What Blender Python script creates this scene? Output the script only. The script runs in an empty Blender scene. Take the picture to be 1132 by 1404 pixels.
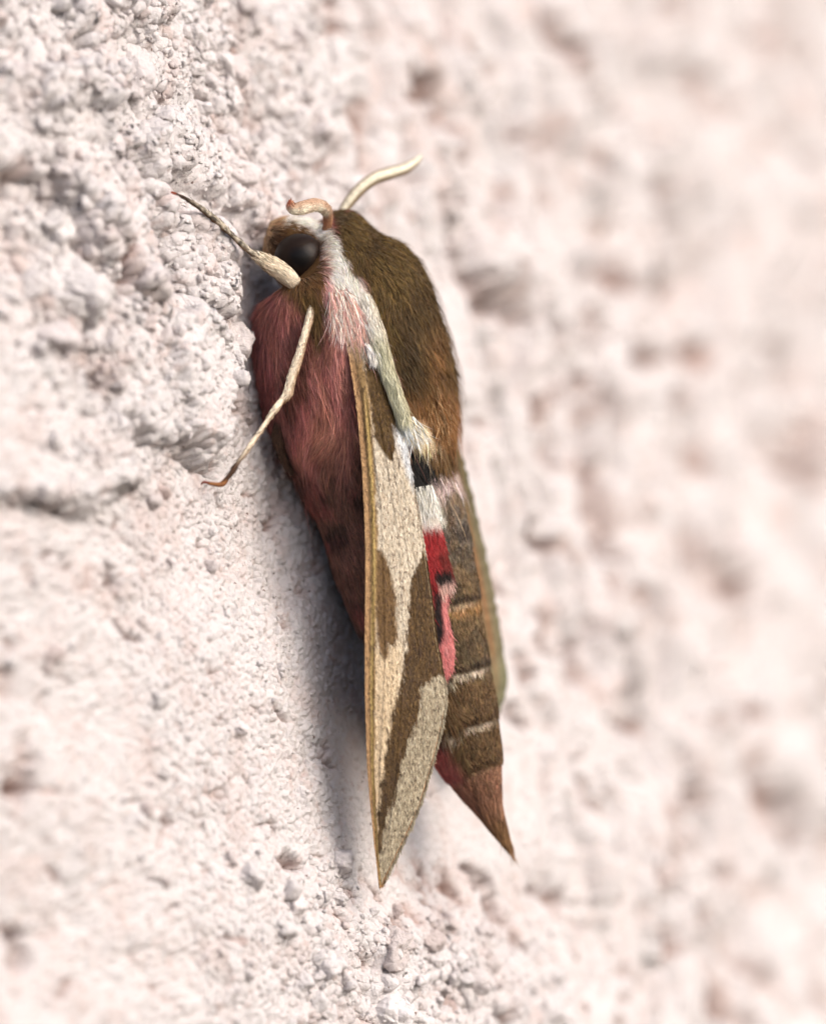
import bpy, math
import numpy as np
from mathutils import Vector

R = math.radians
scene = bpy.context.scene
COL = scene.collection
rng = np.random.default_rng(7)

# ------------------------------------------------------------------ camera, sky, sun, exposure
D = 350.0                      # camera to the focal plane, millimetres
FRAME_H = 58.0                 # height of the place seen at the focal plane, millimetres
MM = FRAME_H / 1404.0
S = 0.001                      # millimetres to metres

cam_data = bpy.data.cameras.new("camera")
cam = bpy.data.objects.new("camera", cam_data)
COL.objects.link(cam)
cam.location = (0, -D * S, 0)
cam.rotation_euler = (R(90), 0, 0)
cam_data.sensor_fit = 'VERTICAL'
cam_data.sensor_height = 24.0
cam_data.sensor_width = 24.0
cam_data.lens = 24.0 * D / FRAME_H
cam_data.clip_start = 0.01
cam_data.clip_end = 10.0
cam_data.dof.use_dof = True
cam_data.dof.focus_distance = (D + 0.2) * S
cam_data.dof.aperture_fstop = 12.5
scene.camera = cam

world = bpy.data.worlds.new("World")
scene.world = world
world.use_nodes = True
wn = world.node_tree
bg = wn.nodes["Background"]
sky = wn.nodes.new("ShaderNodeTexSky")
sky.sky_type = 'NISHITA'
sky.sun_disc = False
L = Vector((0.64, -0.48, 0.58)).normalized()       # towards the sun
sky.sun_elevation = math.asin(L.z)
sky.sun_rotation = math.atan2(L.x, L.y)
sky.air_density = 0.7
sky.dust_density = 4.0
sky.ozone_density = 0.4
wn.links.new(sky.outputs[0], bg.inputs[0])
bg.inputs[1].default_value = 0.15

sun_data = bpy.data.lights.new("sun", 'SUN')
sun_data.energy = 1.5
sun_data.angle = R(58)
sun_data.color = (1.0, 0.975, 0.965)
sun = bpy.data.objects.new("sun", sun_data)
COL.objects.link(sun)
sun.rotation_euler = L.to_track_quat('Z', 'Y').to_euler()

scene.view_settings.view_transform = 'Standard'
scene.view_settings.look = 'None'
scene.view_settings.exposure = 0.46
scene.view_settings.gamma = 1.0
scene.render.engine = 'CYCLES'
scene.cycles.max_bounces = 8
scene.cycles.diffuse_bounces = 5

# ------------------------------------------------------------------ numeric helpers
def P(px, py, d):
    """millimetre position of a photograph point lying d mm beyond the focal plane"""
    px, py, d = np.broadcast_arrays(np.asarray(px, float), np.asarray(py, float), np.asarray(d, float))
    k = MM * (1 + d / D)
    return np.stack([(px - 566) * k, d, (702 - py) * k], -1)

def to_px(p):
    k = MM * (1 + p[..., 1] / D)
    return p[..., 0] / k + 566, 702 - p[..., 2] / k

def srgb(r, g, b):
    c = np.array([r, g, b], float) / 255.0
    return np.where(c <= 0.04045, c / 12.92, ((c + 0.055) / 1.055) ** 2.4)

def _hash(ix, iy, iz, seed):
    h = (ix.astype(np.int64) * 374761393 + iy.astype(np.int64) * 668265263 + iz.astype(np.int64) * 2147483647 + seed * 974634777) & 0xFFFFFFFF
    h = ((h ^ (h >> 13)) * 1274126177) & 0xFFFFFFFF
    h = ((h ^ (h >> 15)) * 2246822519) & 0xFFFFFFFF
    return ((h ^ (h >> 16)) & 0xFFFFFF) / float(0xFFFFFF)

def noise2(x, y, seed=0):
    ix, iy = np.floor(x), np.floor(y)
    fx, fy = x - ix, y - iy
    fx = fx * fx * fx * (fx * (fx * 6 - 15) + 10)
    fy = fy * fy * fy * (fy * (fy * 6 - 15) + 10)
    z = np.zeros_like(ix)
    a = _hash(ix, iy, z, seed); b = _hash(ix + 1, iy, z, seed)
    c = _hash(ix, iy + 1, z, seed); d = _hash(ix + 1, iy + 1, z, seed)
    return ((a + (b - a) * fx) * (1 - fy) + (c + (d - c) * fx) * fy) * 2 - 1

def fbm(x, y, octv=4, seed=0, gain=0.5):
    x = np.asarray(x, float); y = np.asarray(y, float)
    s = 0; a = 1; n = 0
    for o in range(octv):
        ca, sa = math.cos(o * 1.1 + .4), math.sin(o * 1.1 + .4)
        f = 2.03 ** o
        s = s + a * noise2((x * ca - y * sa) * f + o * 17.3, (x * sa + y * ca) * f - o * 9.1, seed + o)
        n += a; a *= gain
    return s / n * 1.6

def worley(x, y, seed=0):
    """distance to nearest and second nearest cell point, random number of the nearest cell"""
    ix, iy = np.floor(x), np.floor(y)
    f1 = np.full(x.shape, 9.0); f2 = f1.copy(); rnd = np.zeros(x.shape)
    z = np.zeros_like(ix)
    for i in (-1, 0, 1):
        for j in (-1, 0, 1):
            cx, cy = ix + i, iy + j
            px = cx + _hash(cx, cy, z, seed); py = cy + _hash(cx, cy, z + 1, seed)
            d = np.hypot(px - x, py - y)
            nearer = d < f1
            f2 = np.where(nearer, f1, np.minimum(f2, d))
            rnd = np.where(nearer, _hash(cx, cy, z + 2, seed), rnd)
            f1 = np.where(nearer, d, f1)
    return f1, f2, rnd

def noise3(p, seed=0):
    i = np.floor(p); f = p - i
    f = f * f * f * (f * (f * 6 - 15) + 10)
    ix, iy, iz = i[..., 0], i[..., 1], i[..., 2]
    fx, fy, fz = f[..., 0], f[..., 1], f[..., 2]
    o = 0
    for a, wa in ((0, 1 - fx), (1, fx)):
        for b_, wb in ((0, 1 - fy), (1, fy)):
            o = o + wa * wb * (_hash(ix + a, iy + b_, iz, seed) * (1 - fz) + _hash(ix + a, iy + b_, iz + 1, seed) * fz)
    return o * 2 - 1

def fbm3(p, octv=3, seed=0, gain=.5):
    s_ = 0; a = 1; n = 0
    for o in range(octv):
        s_ = s_ + a * noise3(p * 2.03 ** o + o * 7.7, seed + o); n += a; a *= gain
    return s_ / n * 1.6

def worley3(p, seed=0):
    i = np.floor(p); f1 = np.full(p.shape[:-1], 9.0); rnd = np.zeros(p.shape[:-1])
    for a in (-1, 0, 1):
        for b_ in (-1, 0, 1):
            for c_ in (-1, 0, 1):
                cx, cy, cz = i[..., 0] + a, i[..., 1] + b_, i[..., 2] + c_
                d = np.sqrt((cx + _hash(cx, cy, cz, seed) - p[..., 0]) ** 2 + (cy + _hash(cx, cy, cz, seed + 1) - p[..., 1]) ** 2 + (cz + _hash(cx, cy, cz, seed + 2) - p[..., 2]) ** 2)
                m_ = d < f1; f1 = np.where(m_, d, f1); rnd = np.where(m_, _hash(cx, cy, cz, seed + 3), rnd)
    return f1, rnd

def smooth(a, b, x):
    t = np.clip((x - a) / (b - a), 0, 1)
    return t * t * (3 - 2 * t)

def poly_sd(poly, x, y):
    """signed distance to a polygon, negative inside"""
    poly = np.asarray(poly, float)
    dmin = np.full(np.shape(x), 1e18); inside = np.zeros(np.shape(x), bool)
    n = len(poly)
    for i in range(n):
        ax, ay = poly[i]; bx, by = poly[(i + 1) % n]
        ex, ey = bx - ax, by - ay
        t = np.clip(((x - ax) * ex + (y - ay) * ey) / (ex * ex + ey * ey + 1e-12), 0, 1)
        dmin = np.minimum(dmin, (x - ax - t * ex) ** 2 + (y - ay - t * ey) ** 2)
        if ay != by:
            cond = ((ay > y) != (by > y)) & (x < ex * (y - ay) / (by - ay) + ax)
            inside ^= cond
    d = np.sqrt(dmin)
    return np.where(inside, -d, d)

def seg_d(x, y, ax, ay, bx, by):
    ex, ey = bx - ax, by - ay
    t = np.clip(((x - ax) * ex + (y - ay) * ey) / (ex * ex + ey * ey + 1e-12), 0, 1)
    return np.hypot(x - ax - t * ex, y - ay - t * ey), t

def catmull(pts, n):
    """n points along a Catmull-Rom spline through the rows of pts"""
    pts = np.asarray(pts, float)
    p = np.vstack([2 * pts[0] - pts[1], pts, 2 * pts[-1] - pts[-2]])
    u = np.linspace(0, len(pts) - 1 - 1e-9, n)
    i = u.astype(int); t = (u - i)[:, None]
    a, b, c, d = p[i], p[i + 1], p[i + 2], p[i + 3]
    return 0.5 * (2 * b + (c - a) * t + (2 * a - 5 * b + 4 * c - d) * t ** 2 + (3 * b - a - 3 * c + d) * t ** 3)

# ------------------------------------------------------------------ mesh helpers
def mk(name, verts, faces, mat, parent=None, col=None, smooth_shade=True, extra=None):
    """one mesh object from arrays in millimetres"""
    verts = np.asarray(verts, np.float32) * S
    faces = np.asarray(faces, np.int32)
    k = faces.shape[1]
    me = bpy.data.meshes.new(name)
    me.vertices.add(len(verts)); me.vertices.foreach_set("co", verts.ravel())
    me.loops.add(faces.size); me.loops.foreach_set("vertex_index", faces.ravel())
    me.polygons.add(len(faces))
    me.polygons.foreach_set("loop_start", np.arange(0, faces.size, k, dtype=np.int32))
    me.polygons.foreach_set("use_smooth", np.full(len(faces), smooth_shade))
    me.update(calc_edges=True)
    if col is not None:
        a = me.attributes.new("Col", 'FLOAT_COLOR', 'POINT')
        c = np.ones((len(verts), 4), np.float32); c[:, :3] = np.clip(col, 0.002, 1)
        a.data.foreach_set("color", c.ravel())
    for nm, val in (extra or {}).items():
        a = me.attributes.new(nm, 'FLOAT', 'POINT')
        a.data.foreach_set("value", np.asarray(val, np.float32).ravel())
    me.materials.append(mat)
    o = bpy.data.objects.new(name, me)
    COL.objects.link(o)
    if parent is not None:
        o.parent = parent
        base = parent
        inv = Vector((0, 0, 0))
        while base is not None:
            inv += base.location; base = base.parent
        o.location = -inv
    return o

def grid_faces(nr, nc, wrap=False):
    i = np.arange(nr - 1)[:, None]; j = np.arange(nc if wrap else nc - 1)[None, :]
    j2 = (j + 1) % nc
    return np.stack([i * nc + j, i * nc + j2, (i + 1) * nc + j2, (i + 1) * nc + j], -1).reshape(-1, 4)

def grid_normals(G, wrap):
    du = np.gradient(G, axis=0)
    if wrap:
        dv = np.roll(G, -1, 1) - np.roll(G, 1, 1)
    else:
        dv = np.gradient(G, axis=1)
    n = np.cross(du, dv)
    return n / (np.linalg.norm(n, axis=-1, keepdims=True) + 1e-12)

# ------------------------------------------------------------------ material helper
def mat_new(name):
    m = bpy.data.materials.new(name); m.use_nodes = True
    return m, m.node_tree, m.node_tree.nodes["Principled BSDF"]

def coat_mat(name, rough=0.75, sheen=0.0, var=0.35, scale=9000, stretch=(1, 1, 1), bump=0.3, bdist=0.00004, spec=0.3, trans=0.0, flat=None):
    """vertex colour (the thing's own pattern) with fine grain and relief"""
    m, nt, b = mat_new(name)
    N = nt.nodes.new
    if flat is None:
        at = N("ShaderNodeAttribute"); at.attribute_name = "Col"; csrc = at.outputs["Color"]
    else:
        rgb = N("ShaderNodeRGB"); rgb.outputs[0].default_value = (*flat, 1); csrc = rgb.outputs[0]
    tc = N("ShaderNodeTexCoord"); mp = N("ShaderNodeMapping"); mp.inputs["Scale"].default_value = stretch
    nt.links.new(tc.outputs["Object"], mp.inputs[0])
    no = N("ShaderNodeTexNoise"); no.inputs["Scale"].default_value = scale; no.inputs["Detail"].default_value = 3
    nt.links.new(mp.outputs[0], no.inputs["Vector"])
    mr = N("ShaderNodeMapRange"); mr.inputs[1].default_value = 0.25; mr.inputs[2].default_value = 0.75
    mr.inputs[3].default_value = 1 - var; mr.inputs[4].default_value = 1 + var * 0.8
    nt.links.new(no.outputs[0], mr.inputs[0])
    mx = N("ShaderNodeVectorMath"); mx.operation = 'SCALE'
    nt.links.new(csrc, mx.inputs[0]); nt.links.new(mr.outputs[0], mx.inputs["Scale"])
    nt.links.new(mx.outputs[0], b.inputs["Base Color"])
    bp = N("ShaderNodeBump"); bp.inputs["Strength"].default_value = bump; bp.inputs["Distance"].default_value = bdist
    nt.links.new(no.outputs[0], bp.inputs["Height"]); nt.links.new(bp.outputs[0], b.inputs["Normal"])
    b.inputs["Roughness"].default_value = rough
    b.inputs["Specular IOR Level"].default_value = spec
    b.inputs["Sheen Weight"].default_value = sheen
    b.inputs["Sheen Roughness"].default_value = 0.5
    return m

# ------------------------------------------------------------------ the wall
def build_wall():
    # grid lines: fine where the picture is sharp, coarse where it blurs and outside the frame
    t = np.concatenate([np.linspace(-90, -46, 24, endpoint=False), np.linspace(-46, -14, 130, endpoint=False),
                        np.linspace(-14, 22, 400, endpoint=False), np.linspace(22, 50, 105, endpoint=False),
                        np.linspace(50, 118, 110, endpoint=False), np.linspace(118, 230, 20)])
    s = np.concatenate([np.linspace(-140, -46, 24, endpoint=False), np.linspace(-46, -33, 40, endpoint=False),
                        np.linspace(-33, 33, 800, endpoint=False), np.linspace(33, 50, 50, endpoint=False), np.linspace(50, 140, 24)])
    # base profile: turns away from the camera to the right
    tt = np.linspace(-100, 240, 3401)
    ang = np.radians(48 + 14 * smooth(-16, 6, tt) + 2 * smooth(20, 60, tt))
    e = np.concatenate([[0], np.cumsum(np.cos(ang[:-1]) * 0.1)]); y = np.concatenate([[0], np.cumsum(np.sin(ang[:-1]) * 0.1)])
    e -= np.interp(0, tt, e); y -= np.interp(0, tt, y)
    slope = 0.25
    d1 = np.array([slope, 0, -1.0]); d1 /= np.linalg.norm(d1)
    ev = np.array([-d1[2], 0, d1[0]])
    O = P(205 + slope * (702 - 150), 702, 0)
    Sg, Tg = np.meshgrid(s, t, indexing='ij')
    base = O + Sg[..., None] * d1 + np.interp(Tg, tt, e)[..., None] * ev
    base[..., 1] += np.interp(Tg, tt, y)
    a = np.interp(Tg, tt, ang)
    nrm = np.sin(a)[..., None] * ev - np.cos(a)[..., None] * np.array([0, 1, 0.0])
    tan = np.cos(a)[..., None] * ev + np.sin(a)[..., None] * np.array([0, 1, 0.0])
    X, Y = to_px(base)
    # where it is craggy and where it is smooth
    crag = smooth(820, 380, Y + 0.5 * (X - 200)) * smooth(700, 350, X) + 0.45 * smooth(1150, 1300, Y) * smooth(330, 460, X)
    crag = np.clip(crag + 0.25 * fbm(Sg * .08, Tg * .08, 2, 91), 0.10, 1)
    far = smooth(12, 40, Tg)
    # warp
    wx = Sg + 0.5 * fbm(Sg * .5, Tg * .5, 3, 3) + .18 * fbm(Sg * 2, Tg * 2, 2, 4)
    wt = Tg + 0.5 * fbm(Sg * .5, Tg * .5, 3, 5) + .18 * fbm(Sg * 2, Tg * 2, 2, 6)
    h = 0.9 * fbm(wx * .07, wt * .07, 3, 11)
    # big worn lumps
    f1, f2, r = worley(wx * .125, wt * .17, 21)
    h += (1.0 * crag + 0.40 + .30 * far) * (np.sqrt(np.clip(1 - (f1 / 0.85) ** 2, 0, 1)) - .5) * (0.4 + r)
    f1, f2, r = worley(wx * .27 + 5, wt * .36, 22)
    h += (0.55 * crag + 0.20 + .30 * far) * (np.sqrt(np.clip(1 - (f1 / 0.8) ** 2, 0, 1)) - .5) * (0.2 + r)
    cv = smooth(-.15, .35, fbm(Sg * .22, Tg * .22, 2, 54))
    h -= (0.50 * crag ** 1.5 * cv + .05) * np.exp(-((f2 - f1) / .085) ** 2)
    h += (0.04 + .07 * (1 - crag)) * fbm(Sg * 5.0, Tg * 4.6, 2, 33) + 0.13 * (1 - far) * fbm(Sg * .55, Tg * .5, 3, 34)
    h += 0.60 * far * fbm((Sg - .25 * Tg) * .22, (Tg + .1 * Sg) * .36, 4, 35, .6)
    gr = fbm((Sg - .35 * Tg) * .10 + 4, (Tg + .15 * Sg) * .34, 3, 36)
    h -= far * 1.5 * smooth(.42, .85, np.abs(gr) * 1.4)
    # pits and trenches (ends in photograph points, half width, depth)
    feats = [
        (585, 120, 612, 160, 17, 2.0), (598, 275, 618, 325, 9, 2.0), (618, 325, 640, 375, 10, 2.3), (640, 375, 680, 415, 14, 2.3), (680, 415, 715, 445, 12, 1.9), (120, 165, 150, 225, 6, 1.6), (150, 225, 172, 300, 5, 1.3), (172, 320, 195, 405, 6, 1.7), (255, 120, 330, 230, 9, 1.4), (330, 230, 350, 320, 8, 1.0), (300, 440, 330, 560, 9, 1.2), (95, 120, 125, 160, 6, 1.2),
        (840, 355, 868, 392, 12, 1.4), (880, 485, 905, 495, 14, 1.6), (738, 730, 765, 750, 13, 2.0), (832, 750, 836, 756, 9, 1.4),
        (750, 880, 800, 930, 9, 1.3), (945, 745, 955, 770, 11, 1.2), (1065, 595, 1110, 660, 11, 1.6), (745, 30, 800, 130, 8, .9),
        (905, 265, 930, 330, 9, 1.0), (712, 975, 722, 995, 11, 1.8), (845, 965, 860, 985, 10, 1.4), (870, 820, 890, 830, 12, 1.0),
        (1060, 1100, 1090, 1160, 8, 1.0), (1010, 1040, 1050, 1110, 9, 1.0), (750, 180, 765, 195, 9, .9), (560, 1180, 620, 1240, 8, 1.1),
        (640, 1190, 680, 1240, 10, 1.3), (740, 1220, 770, 1240, 10, 1.1), (900, 1120, 930, 1170, 9, .9), (970, 1370, 1010, 1404, 14, 1.6),
        (195, 135, 203, 155, 8, 2.0), (60, 90, 85, 100, 8, .9), (30, 1020, 38, 1080, 13, 1.8), (18, 1075, 30, 1110, 13, 1.4), (40, 1285, 44, 1310, 13, 2.6),
        (0, 935, 12, 945, 16, 1.2), (150, 775, 158, 800, 6, 1.2), (165, 850, 190, 885, 5, 1.3), (50, 760, 54, 768, 7, 1.0),
        (228, 1115, 238, 1125, 8, 1.2), (290, 1075, 310, 1085, 9, .9), (440, 1025, 458, 1055, 6, 1.3), (395, 1175, 415, 1192, 7, 1.8),
        (360, 1125, 385, 1135, 6, .8), (135, 340, 150, 400, 8, 1.3), (195, 400, 215, 420, 8, 1.8), (30, 395, 80, 470, 9, 1.1), (82, 480, 130, 560, 9, 1.1),
        (0, 225, 20, 260, 7, .9), (300, 350, 330, 420, 12, 1.2), (300, 640, 300, 645, 5, .7), (262, 700, 266, 706, 5, .9),
        (185, 0, 215, 70, 9, .7), (300, 40, 345, 180, 12, .9), (500, 130, 510, 180, 9, .9), (450, 0, 470, 40, 10, .9),
    ]
    rf = np.random.default_rng(17)
    for _ in range(95):
        px_, py_ = rf.uniform(640, 1180), rf.uniform(-20, 1420)
        ln_, an_ = rf.uniform(12, 75), R(rf.normal(58, 14)); w_ = rf.uniform(4.5, 9)
        feats.append((px_, py_, px_ + ln_ * math.cos(an_), py_ + ln_ * math.sin(an_), w_, rf.uniform(.5, 1.0)))
    for _ in range(45):
        px_, py_ = rf.uniform(430, 640), rf.uniform(-20, 300) if rf.random() < .5 else rf.uniform(1180, 1420)
        ln_, an_ = rf.uniform(5, 45), R(rf.normal(62, 16)); w_ = rf.uniform(3, 7)
        feats.append((px_, py_, px_ + ln_ * math.cos(an_), py_ + ln_ * math.sin(an_), w_, rf.uniform(.4, .9)))
    for _ in range(55):
        px_, py_ = rf.uniform(-20, 440), rf.uniform(620, 1420)
        ln_, an_ = rf.uniform(3, 30), R(rf.normal(70, 25)); w_ = rf.uniform(2.5, 5.5)
        feats.append((px_, py_, px_ + ln_ * math.cos(an_), py_ + ln_ * math.sin(an_), w_, rf.uniform(.25, .7)))
    pj = 9 * fbm(X * .05, Y * .05, 4, 51, .6)
    pj2 = 9 * fbm(X * .05 + 40, Y * .05, 4, 52, .6)
    rough = 0.75 + .5 * fbm(Sg * .9, Tg * .9, 3, 53)
    pit_shade = np.zeros_like(X)
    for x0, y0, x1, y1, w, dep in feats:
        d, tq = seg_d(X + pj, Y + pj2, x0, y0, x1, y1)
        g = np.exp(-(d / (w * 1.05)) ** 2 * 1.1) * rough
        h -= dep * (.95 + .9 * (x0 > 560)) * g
        pit_shade = np.maximum(pit_shade, g)
    # terrace blocks in the sharp upper left part
    blocks = [([(18, 105), (62, 100), (100, 130), (110, 165), (80, 150), (40, 160), (10, 150)], 1.0),
              ([(165, 185), (190, 165), (235, 175), (245, 200), (225, 245), (200, 235)], 0.9),
              ([(150, 195), (175, 185), (200, 240), (215, 290), (200, 315), (170, 260)], 0.9),
              ([(215, 300), (270, 290), (290, 350), (300, 440), (265, 425), (215, 370)], 0.7),
              ([(200, 440), (260, 440), (290, 470), (310, 500), (285, 560), (285, 620), (240, 600), (210, 540)], 0.9),
              ([(60, 240), (110, 300), (160, 370), (200, 440), (150, 420), (90, 330)], 0.7),
              ([(85, 75), (120, 68), (128, 110), (120, 155), (95, 140)], .6)]
    for poly, hh in blocks:
        sd = poly_sd(poly, X + pj, Y + pj2)
        h += hh * 1.35 * smooth(6, -9, sd) * (.7 + .4 * rough)
    slabs = [([(-160, 130), (20, 105), (70, 98), (98, 140), (112, 200), (150, 260), (178, 340), (205, 420), (160, 400), (120, 330), (60, 260), (0, 230), (-160, 200)], 1.5, .9),
             ([(110, 460), (160, 418), (215, 425), (262, 450), (300, 490), (312, 520), (284, 560), (290, 640), (250, 610), (190, 600), (150, 560), (105, 500)], 1.1, .5),
             ([(-160, 360), (20, 390), (80, 450), (98, 545), (150, 600), (180, 660), (100, 700), (-160, 660)], 1.3, .6),
             ([(60, -60), (200, -60), (215, 10), (150, 40), (90, 70), (60, 20)], 1.1, .5)]
    for poly, hh, tl in slabs:
        sd = poly_sd(poly, X + 1.3 * pj, Y + 1.3 * pj2)
        h = h * (1 - .35 * smooth(0, -10, sd)) + hh * smooth(5, -8, sd) - .8 * np.exp(-((sd - 9) / 7) ** 2) * smooth(0, .4, fbm(X * .02, Y * .02, 2, 56) + .35) * (sd > 0)
        crag *= 1 - .45 * smooth(-6, -22, sd)
    # hollow in which the moth's body sits
    body_poly = [(345, 400), (600, 330), (660, 600), (700, 900), (690, 1200), (520, 1230), (440, 900), (380, 640), (335, 500)]
    sd = poly_sd(body_poly, X, Y)
    near = smooth(70, 0, sd)
    h = np.where(h > 0.15, h * (1 - near) + near * (0.15 + (h - .15) * .25), h) - 0.35 * near
    for x0, y0, x1, y1 in ((355, 352, 300, 305), (300, 305, 226, 262), (385, 550, 330, 635), (330, 635, 282, 662)):
        d, tq = seg_d(X, Y, x0, y0, x1, y1)
        lim = -.25 - .35 * (1 - smooth(8, 26, d)); k = 1 - smooth(12, 34, d)
        h = np.where(h > lim, h * (1 - k) + k * (lim + (h - lim) * .15), h)
    k = 1 - smooth(30, 75, np.hypot(X - 365, Y - 390)); h = np.where(h > -.5, h * (1 - k) - .5 * k, h)
    pos = base + nrm * h[..., None]
    # undercuts: slide the raised bits sideways
    pos += (d1 * (0.12 * crag * fbm(Sg * .8, Tg * .8, 3, 61))[..., None] + tan * (0.28 * crag * fbm(Sg * .8, Tg * .8, 3, 62))[..., None])
    pos += tan * (0.22 * np.clip(h, -1, 1.5) * crag)[..., None]
    # second stage: lumps and grit grown out of the surface in all directions
    nn_ = grid_normals(pos, False); nn_ *= np.where(np.sum(nn_ * nrm, -1, keepdims=True) > 0, 1, -1)
    pw = pos + .25 * np.stack([fbm3(pos * .8, 2, 300), fbm3(pos * .8, 2, 310), fbm3(pos * .8, 2, 320)], -1)
    f1, rr_ = worley3(pw * .75, 330)
    sharp = smooth(60, 30, np.abs(Tg - 2))
    g2 = (0.55 * crag * (1 - near) + .06) * (np.sqrt(np.clip(1 - (f1 / .95) ** 2, 0, 1)) - .4) * (.2 + rr_)
    f1, rr_ = worley3(pw * 1.7, 340)
    g2 += (0.26 * crag * (1 - .7 * near) + .05) * (np.sqrt(np.clip(1 - (f1 / .95) ** 2, 0, 1)) - .3) * (.2 + rr_)
    pos = pos + nn_ * g2[..., None]
    nn_ = grid_normals(pos, False); nn_ *= np.where(np.sum(nn_ * nrm, -1, keepdims=True) > 0, 1, -1)
    f1, rr_ = worley3(pos * 3.4, 350)
    g2 = (0.05 * crag + .075 * (1 - crag)) * (np.sqrt(np.clip(1 - (f1 / .95) ** 2, 0, 1))) * (.2 + rr_)
    g2 += (.05 + .03 * (1 - crag)) * fbm3(pos * 4.2, 2, 360)
    pos = pos + nn_ * g2[..., None]
    # paint colour: thick pinkish white limewash, unevenly worn, with brown shade painted into pits and hollows
    wear = smooth(.15, .75, fbm(Sg * .5, Tg * .5, 4, 81))
    shade_w = np.clip(pit_shade * (.7 + .2 * far) + smooth(.2, .8, -h - .5) * .35 * crag, 0, 1)
    c = np.ones(h.shape + (3,)) * np.array([0.73, 0.69, 0.683])
    c = c * (1 - .35 * wear[..., None]) + .35 * wear[..., None] * np.array([0.70, 0.605, 0.585])
    mot = smooth(.18, .7, fbm(Sg * .33 + 3, Tg * .45, 5, 84, .6)) * (.35 + .25 * far)
    c = c * (1 - mot[..., None]) + mot[..., None] * np.array([0.58, 0.45, 0.41])
    grains = smooth(.45, .8, fbm(Sg * 2.2, Tg * 2.4, 3, 85, .7)) * .35
    c = c * (1 - grains[..., None]) + grains[..., None] * np.array([0.52, 0.36, 0.31])
    grey = smooth(.1, .7, fbm(Sg * .9 + 7, Tg * .9, 4, 83)) * .35
    c = c * (1 - grey[..., None]) + grey[..., None] * np.array([0.65, 0.63, 0.62])
    c = c * (1 - shade_w[..., None]) + shade_w[..., None] * np.array([0.44, 0.27, 0.22])
    return pos, c, nn_, crag, near, Tg, Sg

pos, wc, wn_, wcrag, wnear, wT, wS = build_wall()
m, nt, b = mat_new("painted_roughcast")
N = nt.nodes.new
at = N("ShaderNodeAttribute"); at.attribute_name = "Col"
tc = N("ShaderNodeTexCoord")
n1 = N("ShaderNodeTexNoise"); n1.inputs["Scale"].default_value = 4200; n1.inputs["Detail"].default_value = 5; n1.inputs["Roughness"].default_value = 0.7
n2 = N("ShaderNodeTexNoise"); n2.inputs["Scale"].default_value = 2600; n2.inputs["Detail"].default_value = 2
nt.links.new(tc.outputs["Object"], n1.inputs["Vector"]); nt.links.new(tc.outputs["Object"], n2.inputs["Vector"])
cr = N("ShaderNodeValToRGB")        # sparse grains of dark sand
cr.color_ramp.elements[0].position = 0.235; cr.color_ramp.elements[0].color = (.30, .22, .19, 1)
cr.color_ramp.elements[1].position = 0.30; cr.color_ramp.elements[1].color = (1, 1, 1, 1)
nt.links.new(n2.outputs[0], cr.inputs[0])
mx = N("ShaderNodeMix"); mx.data_type = 'RGBA'; mx.blend_type = 'MULTIPLY'; mx.inputs[0].default_value = 1
nt.links.new(at.outputs["Color"], mx.inputs[6]); nt.links.new(cr.outputs[0], mx.inputs[7])
nt.links.new(mx.outputs[2], b.inputs["Base Color"])
bp = N("ShaderNodeBump"); bp.inputs["Strength"].default_value = 1.0; bp.inputs["Distance"].default_value = 0.00024
nt.links.new(n1.outputs[0], bp.inputs["Height"]); nt.links.new(bp.outputs[0], b.inputs["Normal"])
b.inputs["Roughness"].default_value = 0.8; b.inputs["Specular IOR Level"].default_value = 0.25
nr, nc = pos.shape[:2]
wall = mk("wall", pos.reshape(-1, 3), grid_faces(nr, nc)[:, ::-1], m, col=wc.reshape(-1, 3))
wall["kind"] = "structure"
wall["label"] = "rough pinkish white painted roughcast wall on which the moth rests"

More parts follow.
